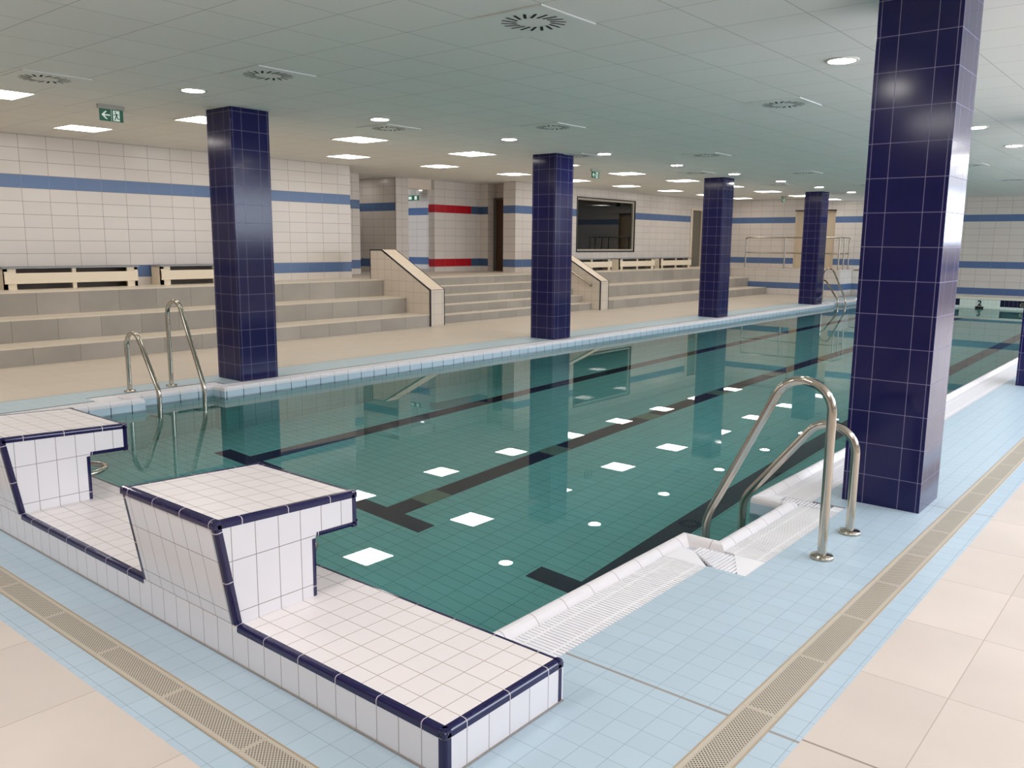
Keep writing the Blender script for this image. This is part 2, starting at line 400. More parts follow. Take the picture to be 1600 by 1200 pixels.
wall('wall_door_niche', [(vx(-13.66, 15.86, 16.2, ZF, H2),), (vy(16.2, -13.66, -12.86, 2.83, H2),), (vx(-12.86, 15.55, 16.2, ZF, H2),),
     (vy(15.55, -12.86, XW, ZF, H2), 1)], [M_plainwall, M_wallx])
# window wall with an opening and a doorway
WY0, WY1, WZ0, WZ1 = 18.28, 21.42, 1.385, 2.95
DY0, DY1, DZ = 25.05, 25.95, 2.80
wall('wall_window', [(vx(XW, 15.55, WY0, 0, H2),), (vx(XW, WY0, WY1, 0, WZ0),), (vx(XW, WY0, WY1, WZ1, H2),), (vx(XW, WY1, DY0, 0, H2),),
     (vx(XW, DY0, DY1, DZ, H2),), (vx(XW, DY1, YF, 0, H2),), (vx(XW, DY0, DY1, 0, ZF),)], [M_wall])
# office behind the window and lobby behind the doorway
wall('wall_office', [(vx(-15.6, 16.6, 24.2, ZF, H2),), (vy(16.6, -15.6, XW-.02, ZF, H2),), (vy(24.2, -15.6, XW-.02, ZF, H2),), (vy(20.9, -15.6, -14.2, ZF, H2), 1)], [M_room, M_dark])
wall('wall_lobby', [(vx(-14.2, 24.6, YF, ZF, H2),), (vy(24.6, -14.2, XW-.02, ZF, H2),)], [M_room])
# far wall: tiled, with a beige double door niche
FX0, FX1 = -9.62, -8.26
wall('wall_far', [(vy(YF, XW, FX0, 0, H2),), (vy(YF, FX0, FX1, 2.80, H2),), (vy(YF, FX1, XS, 0, H2),) if FX1 < XS else (vy(YF, FX1, FX1+.001, 0, H),),
     (vy(YF, FX1, RWX, 0, H2),), (vy(YF, FX0, FX1, 0, ZF),)], [M_far])
m = MB(); m.box(FX0, FX1, YF+.18, YF+.24, ZF, 2.80); d = struct(m.build('door_2', M_beigedoor))
m = MB(); m.box(-8.955, -8.93, YF+.172, YF+.18, ZF, 2.8); m.build('door_gap', M_navy, d)
m = MB(); m.box(FX0-.02, FX1+.02, YF-.012, YF, 2.78, 2.82); struct(m.build('trim_2', M_navy))
m = MB(); m.box(-7.55, -6.6, YF-.012, YF, .835, .86); struct(m.build('trim_3', M_navy))
wall('wall_far_niche', [(vx(FX0, YF, YF+.2, ZF, 2.8),), (vx(FX1, YF, YF+.2, ZF, 2.8),), (((FX0, YF, 2.8), (FX1, YF, 2.8), (FX1, YF+.2, 2.8), (FX0, YF+.2, 2.8)),), (((FX0, YF, ZF), (FX1, YF, ZF), (FX1, YF+.3, ZF), (FX0, YF+.3, ZF)),)], [M_beigedoor])
# retaining wall under the railing
m = MB(); m.box(XW, -7.6, 26.0, 26.12, 0, ZF, skip='b'); m.box(-7.72, -7.6, 26.12, YF, 0, ZF, skip='bf')
struct(m.build('wall_retaining', M_farin, merge=False))
# wall behind the camera and daylight wall on the right, with window openings
wall('wall_near', [(vy(YB, -17.2, RWX, 0, H2),)], [M_wallx])
ys = [YB] + [q for w_ in WINS for q in w_] + [YF]
fs = [(vx(RWX, YB, YF, 0, WIN_Z[0]),), (vx(RWX, YB, YF, WIN_Z[1], H2),)]
for i in range(0, len(ys), 2): fs.append((vx(RWX, ys[i], ys[i+1], *WIN_Z),))
wall('wall_right', fs, [M_wall])

# window_1 with frame, inner frame and pane
m = MB()
t = .035
def ringx(mb, x0, x1, y0, y1, z0, z1, t):
    mb.box(x0, x1, y0, y1, z0, z0+t); mb.box(x0, x1, y0, y1, z1-t, z1)
    mb.box(x0, x1, y0, y0+t, z0+t, z1-t); mb.box(x0, x1, y1-t, y1, z0+t, z1-t)
ringx(m, XW-.10, XW+.012, WY0, WY1, WZ0, WZ1, .035); wn = struct(m.build('window_1', M_navy))
m = MB(); ringx(m, XW-.09, XW-.02, WY0+.035, WY1-.035, WZ0+.035, WZ1-.035, .05); m.build('window_frame', M_frame, wn)
m = MB(); m.box(XW-.062, XW-.054, WY0+.08, WY1-.08, WZ0+.08, WZ1-.08); m.build('pane', M_glass, wn)
# door_1: brown door in the niche
m = MB(); m.box(-13.66, -12.86, 16.12, 16.17, ZF, 2.83); d = struct(m.build('door_1', M_wood))
m = MB(); m.box(-13.66, -13.56, 16.08, 16.12, ZF, 2.83); m.box(-13.56, -12.86, 16.08, 16.12, 2.78, 2.83); m.build('door_frame', plain('grey_door_frame', (84, 80, 74), .5), d)
m = MB(); m.tube([(-12.98, 16.06, 1.9), (-13.1, 16.06, 1.9)], .012, 8); m.box(-13.0, -12.96, 16.07, 16.12, 1.84, 1.96); m.build('door_handle', M_steel2, d)
# door_3: doorway with light frame at the end of the window wall
m = MB(); m.box(XW-.12, XW+.02, DY0-.02, DY0+.12, ZF, DZ+.05); m.box(XW-.12, XW+.02, DY0+.12, DY1, DZ, DZ+.05); m.box(XW-.12, XW+.02, DY1-.05, DY1, ZF, DZ)
d3 = struct(m.build('door_3', plain('pale_door_frame', (214, 200, 178), .5)))
m = MB(); m.box(XW-.10, XW-.06, DY0+.12, DY1-.05, ZF, DZ); m.build('door_leaf', plain('grey_door_leaf', (104, 98, 86), .5), d3)

# ------------------------------------------------------------------ pool shell
def sweep(mb, path, prof, mi=0, closed=False, uo=0., sm=True):
    """path: plan points, left-hand offset = away from the water; prof: (distance, z)"""
    P = [Vector((a, b)) for a, b in path]; n = len(P); offs = []
    for i in range(n):
        d0 = (P[i]-P[i-1]).normalized() if i > 0 else (P[1]-P[0]).normalized()
        d1 = (P[i+1]-P[i]).normalized() if i < n-1 else d0
        n0 = Vector((d0.y, -d0.x)); n1 = Vector((d1.y, -d1.x)); mm = n0+n1
        mm = mm/ (mm.dot(n0)) if abs(mm.dot(n0)) > 1e-6 else n0
        offs.append(mm)
    L = 0
    for i in range(n-1):
        l = (P[i+1]-P[i]).length
        for j in range(len(prof)-1):
            (a, za), (b, zb) = prof[j], prof[j+1]
            q = [(*(P[i]+offs[i]*a), za), (*(P[i+1]+offs[i+1]*a), za), (*(P[i+1]+offs[i+1]*b), zb), (*(P[i]+offs[i]*b), zb)]
            ax = 1 if abs(P[i+1].y-P[i].y) > abs(P[i+1].x-P[i].x) else 0
            uv = [(p[ax]+uo, p[2]) for p in q]
            mb.face(q, uvs=uv, mi=mi, smooth=False)
    return mb
pathR = [(XR, .6), (XR, R0), (XR+RD, R0), (XR+RD, R1), (XR, R1), (XR, Q0), (XR+RD, Q0), (XR+RD, Q1), (XR, Q1), (XR, 25.6)]
pathL = [(XL, 25.6), (XL, Q1), (XL-RD, Q1), (XL-RD, Q0), (XL, Q0), (XL, R1), (XL-RD, R1), (XL-RD, R0), (XL, R0), (XL, .6)]
ZB = -1.75
m = MB()
for pth in (pathR, pathL): sweep(m, pth, [(0, ZB), (0, -.25)], mi=1)
m.face(vy(.6, XL, XR, ZB, 0), mi=1); m.face(vy(25.6, XL, XR, ZB, -.13), mi=1)
m.face([(XL-RD, .6, ZB), (XR+RD, .6, ZB), (XR+RD, 25.6, ZB), (XL-RD, 25.6, ZB)], mi=0)
struct(m.build('floor_pool_basin', [M_pool, M_poolw], merge=False))
LX = (-1.40, -3.45, -5.50)
for i, x in enumerate(LX):
    m = MB()
    m.box(x-.11, x+.11, 3.04, 24.9-1.6, ZB+.001, ZB+.004); m.box(x-.47, x+.47, 2.86, 3.05, ZB+.001, ZB+.004); m.box(x-.47, x+.47, 23.3, 23.5, ZB+.001, ZB+.004)
    o = m.build('lane_line', M_line)
    tag(o, ['dark lane line on the pool floor closest to the near white rim', 'dark lane line on the pool floor, in the middle, with pale covers',
            'dark lane line on the pool floor nearest the row of four navy pillars'][i], 'lane line', 'dark lane lines on the pool floor')
M_cover = plain('inlet_cover_plate', (122, 142, 124), .4, noise=.5)
for i, y in enumerate((3.48, 5.32, 7.24, 9.1, 11.0)):
    t_ = thing('inlet_cover', f'pale rectangular plate let into the middle lane line, {words(i)} from the near end', 'inlet cover', (LX[1], y, ZB+.004), 'inlet covers in the middle lane line')
    m = MB(); m.box(LX[1]-.115, LX[1]+.115, y-.15, y+.15, ZB+.004, ZB+.012); m.build('cover_plate', M_cover, t_, bevel=.003)
# rim and handhold strip, one thing per side
prof_rim = [(0, -.03), (0, -.012), (.004, .004), (.012, .014), (.024, .019), (.040, .018), (.055, .010), (.068, -.004), (.080, -.020), (.088, -.030), (.088, -.07)]
prof_hand = [(0, -.25), (0, -.03)]
for nm, pth, lab in (('right', pathR, 'white rounded ceramic pool rim on the near right side, by the big grab rails'),
                     ('left', pathL, 'white and pale blue tiled pool rim on the side of the seating stand')):
    t_ = thing('pool_rim', lab, 'pool rim', (pth[0][0], .6, 0), 'pool rims', 'thing')
    m = MB(); sweep(m, pth, prof_rim, uo=-.2); m.build('rounded_rim', M_rim, t_)
    m = MB(); sweep(m, pth, prof_hand, uo=-.2); o = m.build('handhold_strip', M_handhold, t_); o['label'] = 'pale blue tiles at the water line'
# overflow grates: slats of white plastic over a grey channel
def grate(side):
    sg = 1 if side == 'right' else -1; ex = XR if sg > 0 else XL
    X = lambda d: ex + sg*d
    t_ = thing('overflow_grate', 'white slatted overflow grate beside the ' + ('blue deck with the large pillar' if sg > 0 else 'pale deck of the four far-side pillars'),
               'overflow grate', (ex, .6, 0), 'white overflow grates')
    z = -.006; sl = MB(); ch = MB()
    def bx(mb, d0, d1, y0, y1, z0, z1):
        a, b = sorted((X(d0), X(d1))); mb.box(a, b, y0, y1, z0, z1)
    for y0, y1, off in ((.606, 2.13, 0), (2.40, 3.485, .208), (3.60, 22.44, 0), (22.71, 23.80, .208), (23.91, 25.58, 0)):
        k = y0
        bx(ch, .09+off, .333+off, y0, y1, -.06, -.045); bx(ch, .333+off, .336+off, y0, y1, -.06, -.002); bx(ch, .088+off, .09+off, y0, y1, -.06, -.03)
        while k < y1-.011:
            bx(sl, .089+off, .331+off, k+.005, k+.0185, -.022, z); k += .0225
        for d in (.14, .275): bx(sl, d+off, d+.012+off, y0, y1, -.024, z-.001)
    for y0, y1 in ((2.13, 2.395), (3.49, 3.60), (22.44, 22.705), (23.805, 23.91)):
        flip = (y0 in (3.49, 23.805))
        # mitred corner: solid plate triangles and a strip of short slats running along the pool
        bx(ch, .09, .54, y0, y1, -.06, -.045); bx(ch, .541, .544, y0, y1, -.06, -.002)
        yo = y1 if flip else y0; bx(ch, .336, .544, yo-.003 if not flip else yo, yo if not flip else yo+.003, -.06, -.002)
        a0, a1 = (y0, y1)
        def pl(pts):
            so = MB(); so.prism([(X(d), y) for d, y in pts], 'z', -.02, z); so.build('corner_plate', M_slat, t_)
        if not flip:
            pl([(.089, a0), (.333, a0), (.17, a0+.17), (.089, a0+.17)]); pl([(.36, a1), (.54, a1), (.54, a0), (.50, a0)])
        else:
            pl([(.47, a0), (.54, a0), (.54, a1), (.47, a1)]); pl([(.089, a0), (.15, a0), (.15, a1), (.089, a1)])
        n = 14
        for i in range(n):
            d = .17+i*.0225
            yy0, yy1 = (max(a0+.005, a0+.17-(i)*.018), min(a1, a1-.02)) if not flip else (a0+.004, a1-.006)
            if d+.0135 < (.465 if flip else .50): bx(sl, d, d+.0135, yy0, yy1, -.022, z-.001)
    sl.build('slats', M_slat, t_, merge=False); ch.build('channel', M_channel, t_)
grate('right'); grate('left')
# water
m = MB()
pr = [(XR, .6), (XR, R0), (XR+RD, R0), (XR+RD, R1), (XR, R1), (XR, Q0), (XR+RD, Q0), (XR+RD, Q1), (XR, Q1), (XR, 25.6)]
plg = pr + pathL
for x0, x1, y0, y1 in ((XL, XR, .6, 25.6), (XR, XR+RD, R0, R1), (XR, XR+RD, Q0, Q1), (XL-RD, XL, R0, R1), (XL-RD, XL, Q0, Q1)):
    m.face([(x0, y0, PW), (x1, y0, PW), (x1, y1, PW), (x0, y1, PW)])
tag(m.build('pool_water', M_water, merge='keep'), 'still green water filling the swimming pool, mirroring pillars and lamps', 'water', kind='stuff')

# ------------------------------------------------------------------ starting platform and blocks
PH, PX1, PX0, PY = .157, .102, -7.0, .606
t_ = thing('starting_platform', 'low white tiled platform with navy edging along the near end of the pool', 'platform', (PX1, 0, 0), kind='thing')
m = MB()
m.face([(PX0, 0, PH), (PX1, 0, PH), (PX1, PY, PH), (PX0, PY, PH)], mi=0)
m.face(vy(0, PX0, PX1, 0, PH), mi=1); m.face(vx(PX1, 0, PY, 0, PH), mi=2); m.face(vy(PY, PX0, PX1, -.2, PH), mi=1); m.face(vx(PX0, 0, PY, 0, PH), mi=2)
m.build('tiled_body', [M_ptop, M_pside, M_psideY], t_, bevel=.012)
BX = [(-1.742, -1.015), (-3.802, -3.075), (-5.862, -5.135)]
m = MB(); zt = (0, 0, 1)
segs = [(BX[0][1], PX1), (BX[1][1], BX[0][0]), (BX[2][1], BX[1][0]), (PX0, BX[2][0])]
for a, b in segs: edge_trim(m, (a, 0, PH), (b, 0, PH), (0, -1, 0), zt, uoff=a)
edge_trim(m, (PX1, 0, PH), (PX1, PY, PH), (1, 0, 0), zt, uoff=.0-.0987+.0)
edge_trim(m, (PX0, PY, PH), (PX1, PY, PH), (0, 1, 0), zt, uoff=PX0, w=.02)
edge_trim(m, (PX1, 0, 0), (PX1, 0, PH), (0, -1, 0), (1, 0, 0), uoff=.21-PH+.026)
edge_trim(m, (PX1, PY, 0), (PX1, PY, PH), (0, 1, 0), (1, 0, 0), uoff=.21-PH+.026)
for yy in (.012, PY-.012): ball(m, (PX1-.012, yy, PH-.012))
m.build('navy_edging', M_trim, t_, merge=False)
m = MB(); m.box(PX0, PX1+.007, -.007, 0, .0005, .004); m.box(PX1, PX1+.007, 0, PY, .0005, .004); m.build('base_joint', plain('grey_base_joint', (150, 146, 142), .7), t_)
# starting block: slanted back, overhanging top
def make_block(x0, x1, label):
    t_ = thing('starting_block', label, 'starting block', ((x0+x1)/2, 0, PH), 'starting blocks')
    pr = [(-.004, .1575), (-.076, .587), (.606, .561), (.606, .405), (.386, .410), (.386, .1575)]
    m = MB()
    sk = []
    for i in range(len(pr)):
        p, q = pr[i], pr[(i+1) % len(pr)]
        mi = 1
        pts = [(x0, *p), (x1, *p), (x1, *q), (x0, *q)]
        if i == 1: m.face(pts, uvs=[(a[0], a[1]) for a in pts], mi=0)
        elif i == 5: continue
        else: m.face(pts, uvs=[(a[0], a[2]) for a in pts], mi=1)
    for x in (x0, x1):
        m.face([(x, *p) for p in pr], mi=2)
    m.build('tiled_body', [M_ptop, M_pside, M_psideY], t_, bevel=.0115)
    m = MB()
    def nrm(p, q):               # outward normal in the (y, z) plane
        d = Vector((0, q[0]-p[0], q[1]-p[1])).normalized(); return Vector((0, -d.z, d.y))
    N = [nrm(pr[i], pr[i+1]) for i in range(5)]
    for sx, x in ((1, x1), (-1, x0)):
        for i in range(5):
            p, q = pr[i], pr[i+1]
            n = N[i]
            w_ = .027 if i in (0, 1, 2) else .022
            edge_trim(m, (x, *p), (x, *q), (sx, 0, 0), n, w=w_, uoff=(.09 if i == 1 else (.0 if i else .03)))
    edge_trim(m, (x0, *pr[1]), (x1, *pr[1]), N[0], N[1], uoff=x0)
    edge_trim(m, (x0, *pr[2]), (x1, *pr[2]), N[2], N[1], uoff=x0)
    edge_trim(m, (x0, *pr[3]), (x1, *pr[3]), N[2], N[3], uoff=x0)
    for x in (x0+.012, x1-.012):
        for c in ((pr[1][0]+.012, pr[1][1]-.0125), (pr[2][0]-.012, pr[2][1]-.0115), (pr[3][0]-.012, pr[3][1]+.012)): ball(m, (x, *c))
    m.build('navy_edging', M_trim, t_, merge=False)
    # steel backstroke grip on the pool side of the pedestal
    cx = (x0+x1)/2
    m = MB(); pts = []
    for k in range(13):
        a = PI*k/12; pts.append((cx+.16*math.cos(a), .386+.235*math.sin(a), .245))
    m.tube([(cx+.16, .38, .245)]+pts+[(cx-.16, .38, .245)], .016, 12)
    m.build('backstroke_grip', M_steel, t_)
    return t_
make_block(*BX[0], 'white tiled starting block with navy edges, nearest the camera and seen whole')
make_block(*BX[1], 'white tiled starting block with navy edges, cut off by the left picture edge')

make_block(*BX[2], 'third white tiled starting block, at the stand end of the platform')

# ------------------------------------------------------------------ slotted drains in the deck
def drain(label, x0, x1, y0, y1, along):
    t_ = thing('drain_grate', label, 'drain grate', (x0, y0, 0), 'beige perforated drains', 'thing')
    m = MB(); z = .0025
    pts = [(x0, y0, z), (x1, y0, z), (x1, y1, z), (x0, y1, z)]
    if along == 'y': sc_ = .133/(x1-x0); uv = [(p[1], (p[0]-x0)*sc_) for p in pts]
    else: sc_ = .133/(y1-y0); uv = [(p[0], (p[1]-y0)*sc_) for p in pts]
    m.face(pts, uvs=uv); m.build('perforated_plate', M_grate, t_, merge=False)
    m = MB(); e = .006
    if along == 'y':
        m.box(x0-e, x0, y0, y1, -.004, .004); m.box(x1, x1+e, y0, y1, -.004, .004)
    else:
        m.box(x0, x1, y0-e, y0, -.004, .004); m.box(x0, x1, y1, y1+e, -.004, .004)
    m.build('drain_frame', plain('drain_frame_beige', (176, 160, 138), .5), t_)
drain('beige perforated drain running down the blue deck beside the large right pillar', .612, .747, -.335, 27.1, 'y')
drain('beige perforated drain in the floor in front of the white starting platform', -9.9, .606, -.335, -.220, 'x')

# ------------------------------------------------------------------ pillars
def pillar(x0, y0, w, d, label, group=None):
    t_ = thing('tiled_pillar', label, 'pillar', (x0, y0, 0), group, 'thing')
    m = MB()
    for q, uo in ((vy(y0, x0, x0+w, 0, H), x0), (vy(y0+d, x0, x0+w, 0, H), x0)): m.face(q, uvs=[((p[0]-uo)*.464/w, p[2]) for p in q])
    for q in (vx(x0, y0, y0+d, 0, H), vx(x0+w, y0, y0+d, 0, H)): m.face(q, uvs=[((p[1]-y0)*.464/d, p[2]) for p in q])
    m.build('tiled_shaft', M_pillar, t_, bevel=.003)
    return t_
g = 'navy tiled pillars'
pillar(.024, 3.778, .468, .445, 'large navy tiled pillar standing on the blue deck just behind the big grab rails', g)
pillar(.024, 9.84, .468, .445, 'navy tiled pillar just visible at the right picture edge beyond the large one', g)
LC = [(-7.40, 3.82), (-7.385, 9.85), (-7.37, 16.03), (-7.345, 22.0)]
for i, (x, y) in enumerate(LC):
    pillar(x, y, .49, .50, ['nearest navy pillar on the far pool side, right of the small grab rails',
        'second navy pillar along the far pool side, in front of the wide stairs', 'third navy pillar along the far pool side, beside the pale door frame',
        'farthest navy tiled pillar, in front of the steel railing'][i], g)

# ------------------------------------------------------------------ grab rails
def arc_rail(xf, xw, ytop, y, r=.021):
    """xf: foot on the deck, xw: leg in the water; returns path"""
    s = 1 if xw > xf else -1; L = abs(xw-xf)
    pts = [(xf, y, 0.)]
    R = .155 if ytop > .8 else .15
    zc = ytop-R
    # upright, top bow, sloping leg, lower bend, submerged leg
    pts += [(xf, y, zc*.5), (xf, y, zc-.02)]
    kx, kz = xw, .075                       # knee
    cx = xf+s*R
    # tangent from the bow to the knee
    dx, dz = s*(kx-cx), kz-zc
    D = math.hypot(dx, dz); th = math.atan2(dz, dx) + math.acos(min(1, R/D))   # angle of the tangent point
    n = 18
    for k in range(n+1):
        a = PI + (th-PI)*k/n
        pts.append((cx+s*R*math.cos(a), y, zc+R*math.sin(a)))
    tx, tz = cx+s*R*math.cos(th), zc+R*math.sin(th)
    for f in (.3, .6, .9): pts.append((tx+(kx-tx)*f, y, tz+(kz-tz)*f))
    sx, sz = tx+(kx-tx)*.9, tz+(kz-tz)*.9
    for f in (.25, .5, .75, 1.): 
        u = f; a = (1-u)**2; b = 2*u*(1-u); c = u*u
        pts.append((a*sx+b*kx+c*kx, y, a*sz+b*kz+c*(kz-.07)))
    pts += [(kx, y, -.3), (kx, y, -.55), (kx-s*.10, y, -.62), (kx-s*.2, y, -.62)]
    return pts
def grab_rail(xf, xw, top, y, label, r=.0243):
    t_ = thing('grab_rail', label, 'grab rail', (xf, y, 0), 'stainless grab rails at the pool steps')
    m = MB(); m.tube(arc_rail(xf, xw, top, y), r, 16); m.build('bent_tube', M_steel, t_)
    m = MB(); m.lathe([(0, .026), (.025, .026), (.030, .022), (.056, .018), (.061, .011), (.061, 0), (0, 0)], xf, y, 28)
    m.build('base_flange', M_steel, t_)
grab_rail(.306, -.366, .932, 2.635, 'taller polished steel grab rail by the large right pillar, nearer the camera')
grab_rail(.287, -.366, .618, 3.131, 'shorter polished steel grab rail by the large right pillar, seen through the taller one')
grab_rail(-7.205, -6.58, .648, 2.632, 'shorter steel grab rail at the left near corner of the pool')
grab_rail(-7.215, -6.53, .965, 3.115, 'taller steel grab rail at the left near corner of the pool')
grab_rail(-7.205, -6.58, .648, 23.02, 'shorter of the two tiny steel grab rails at the far end of the pool')
grab_rail(-7.215, -6.53, .965, 23.50, 'taller of the two tiny steel grab rails at the far end of the pool')

# ------------------------------------------------------------------ far end of the pool
t_ = thing('end_platform', 'low raised pool end with navy tile band below the far wall', 'platform', (-6.65, 25.6, 0), kind='thing')
m = MB(); m.box(-6.72, .62, 25.6, 26.3, -.24, .155, mi=0, skip='t'); m.build('navy_tile_band', M_endnavy, t_)
m = MB(); m.box(-6.73, .63, 25.585, 26.3, .155, .215); m.build('white_coping', plain('white_coping', (226, 218, 204), .35), t_)
m = MB(); m.box(-6.6, -.433, 25.588, 25.60, -.24, -.035); m.build('white_tile_row', M_endwhite, t_)
t_ = thing('lane_number_sign', 'white tiled panel with a black number 2 at the far end of the pool', 'lane sign', (-3.44, 25.58, 0))
m = MB(); m.box(-3.96, -2.925, 25.575, 25.588, -.24, .15); m.build('white_panel', M_lanewhite, t_)
m = MB(); m.box(-3.545, -3.335, 25.565, 25.575, -.24, -.045); m.build('black_block', M_text, t_)
fc = bpy.data.curves.new('lane_number', 'FONT'); fc.body = '2'; fc.size = .215; fc.align_x = 'CENTER'; fc.extrude = .003; fc.offset = .008
o = bpy.data.objects.new('lane_number', fc); C.objects.link(o); o.data.materials.append(M_text); o.parent = t_
o.rotation_euler = (PI/2, 0, 0); o.location = (0, -.009, -.025)
bpy.context.view_layer.update()
me = bpy.data.meshes.new_from_object(o); o2 = bpy.data.objects.new('number_two', me); C.objects.link(o2); o2.parent = t_; o2.rotation_euler = o.rotation_euler; o2.location = o.location; bpy.data.objects.remove(o)
t_ = thing('wall_fitting', 'small round steel fitting in the navy tiles right of the number panel', 'fitting', (-2.38, 25.58, .045))
m = MB()
pts = [(-2.38+.05*math.cos(a*PI/8), 25.582, .045+.05*math.sin(a*PI/8)) for a in range(17)]
m.tube(pts, .012, 8, caps=False); m.box(-2.40, -2.36, 25.575, 25.6, .025, .065); m.build('ring', M_steel2, t_)

# ------------------------------------------------------------------ seating stand, stairs, cheek walls
TX = [-10.02, -10.67, -11.33]; TZ = [.235, .54, ZF]
def stand(y0, y1, label):
    t_ = thing('seating_stand', label, 'seating stand', (TX[0], y0, 0), 'grey tiled seating stands')
    zb = 0
    for i in range(3):
        m = MB(); xb = TX[i+1] if i < 2 else XW+.001
        xe = xb-.02 if i < 2 else xb
        m.box(xe, TX[i], y0, y1, zb, TZ[i]-.012, mi=0, skip='b'); m.box(xe, TX[i]+.004, y0, y1, TZ[i]-.012, TZ[i], mi=1)
        m.build('step', [M_riser, M_tread], t_, merge=False); zb = TZ[i]-.012
stand(YB+.02, 9.998, 'three-tier grey tiled seating stand on the left, behind the nearest far-side pillar')
stand(16.292, 25.98, 'three-tier grey tiled seating stand beyond the stairs, under the three far benches')
t_ = thing('staircase', 'wide five-step grey stairs between two sloping cheek walls', 'stairs', (-10.25, 10.4, 0))
zb = 0
for i in range(5):
    m = MB(); x = -10.25-.29*i; z = ZF*(i+1)/5
    m.box(x-.32 if i < 4 else XW+.001, x, 10.402, 15.918, zb, z-.012, mi=0, skip='b'); m.box(x-.32 if i < 4 else XW+.001, x+.006, 10.402, 15.918, z-.012, z, mi=1)
    m.build('step', [M_riser, M_tread], t_, merge=False); zb = z-.012
def cheek(y0, y1, label):
    t_ = thing('stair_cheek_wall', label, 'stair wall', (-10.0, y0, 0), 'sloping stair cheek walls', 'thing')
    pr = [(-10.0, 0), (-10.0, .714), (-11.39, 1.472), (-11.75, 1.472), (-11.75, 0)]
    m = MB()
    for i in range(4):
        p, q = pr[i], pr[i+1]; pts = [(p[0], y0, p[1]), (p[0], y1, p[1]), (q[0], y1, q[1]), (q[0], y0, q[1])]
        if i in (1, 2): m.face(pts, uvs=[(a[0], a[1]) for a in pts], mi=1)
        else: m.face(pts, mi=0)
    for y in (y0, y1): m.face([(p[0], y, p[1]) for p in pr], mi=0)
    m.build('tiled_body', [M_cheek, M_cream], t_, merge=False)
    m = MB()
    N = []
    for i in range(4):
        d = Vector((pr[i+1][0]-pr[i][0], 0, pr[i+1][1]-pr[i][1])).normalized(); N.append(Vector((d.z, 0, -d.x)))
    for sy, y in ((-1, y0), (1, y1)):
        for i in range(4):
            edge_trim(m, (pr[i][0], y, pr[i][1]), (pr[i+1][0], y, pr[i+1][1]), (0, sy, 0), N[i] if N[i].length else N[i], w=.022, t=.003, r=.006)
    edge_trim(m, (pr[1][0], y0, pr[1][1]), (pr[1][0], y1, pr[1][1]), N[0], N[1], w=.02, t=.003, r=.006)
    m.build('black_edging', M_navy, t_, merge=False)
cheek(10.0, 10.40, 'sloping tiled cheek wall with black edges on the left side of the stairs')
cheek(15.92, 16.29, 'sloping tiled cheek wall with black edges partly behind the second pillar')
t_ = thing('handrail', 'short steel handrail sloping down the cheek wall behind the second pillar', 'handrail', (-10.21, 15.84, .61))
m = MB(); m.tube([(-11.7, 15.83, 1.37), (-11.3, 15.83, 1.175), (-10.8, 15.83, .915), (-10.21, 15.83, .612)], .021, 12); m.build('rail', M_steel2, t_)
for x, z in ((-10.28, .648), (-11.3, 1.175)):
    m = MB(); m.tube([(x, 15.83, z-.01), (x, 15.86, z-.04), (x, 15.92, z-.04)], .012, 8); m.tube([(x, 15.905, z-.04), (x, 15.92, z-.04)], .035, 16); m.build('bracket', M_steel2, t_)

# railing on the retaining wall
t_ = thing('railing', 'steel railing with two rails on the low wall behind the farthest pillar', 'railing', (-10.84, 26.05, ZF))
rx = [-10.84, -9.47, -8.55, -7.68]
m = MB(); m.tube([(-10.84, 26.05, 1.82), (-10.82, 26.05, 1.87), (-10.77, 26.05, 1.885), (-7.72, 26.05, 1.885), (-7.66, 26.08, 1.885), (-7.66, 26.9, 1.885), (-7.66, 26.93, 1.84)], .025, 10); m.build('top_rail', M_steel2, t_)
m = MB(); m.tube([(-10.84, 26.05, 1.38), (-7.68, 26.05, 1.38)], .022, 10); m.build('mid_rail', M_steel2, t_)
m = MB(); m.tube([(-7.66, 26.05, 1.38), (-7.66, 26.93, 1.38)], .018, 10); m.build('mid_rail', M_steel2, t_)
for x, y in [(x, 26.05) for x in rx]+[(-7.66, 26.45), (-7.66, 26.93)]:
    m = MB(); m.tube([(x, y, ZF), (x, y, 1.88)], .024, 10); p_ = m.build('post', M_steel2, t_)
    m = MB(); m.lathe([(0, ZF+.012), (.045, ZF+.010), (.045, ZF)], x, y, 16); m.build('post_base', M_steel2, p_)

# ------------------------------------------------------------------ benches
def bench(y0, label, L=2.03):
    t_ = thing('bench', label, 'bench', (-12.1, y0, ZF), 'cream wooden wall benches')
    xf, xb = -12.10, -12.42; z0 = ZF
    for y in (y0, y0+L-.05):
        m = MB(); m.prism([(xb, z0), (xf, z0), (xf, z0+.10), (xf+.02, z0+.13), (xf+.02, z0+.24), (xf, z0+.27), (xf, z0+.31), (xb, z0+.31)], 'y', y, y+.05); m.build('end_panel', M_bench, t_)
    m = MB(); m.box(xf-.04, xf, y0+L/2-.03, y0+L/2+.03, z0, z0+.31); m.build('middle_post', M_bench, t_)
    for y in (y0, y0+L-.17):
        m = MB(); m.box(xf-.04, xf, y, y+.17, z0, z0+.31); m.build('corner_post', M_bench, t_)
    m = MB(); m.box(xf, xf+.022, y0, y0+L, z0+.085, z0+.245); m.build('front_board', M_bench, t_, bevel=.004)
    m = MB(); m.box(xb, xf+.03, y0-.02, y0+L+.02, z0+.31, z0+.332); m.build('seat', M_seat, t_, bevel=.004)
    m = MB(); m.box(xb+.01, xb+.03, y0+.05, y0+L-.05, z0, z0+.31); o = m.build('back_shade_board', plain('bench_shadow_board', (96, 84, 74), .6), t_)  # dark-coloured sheet standing in for the shade inside the bench
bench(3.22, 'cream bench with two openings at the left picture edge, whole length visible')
bench(5.66, 'cream bench on the left stand, running in behind the nearest far-side pillar')
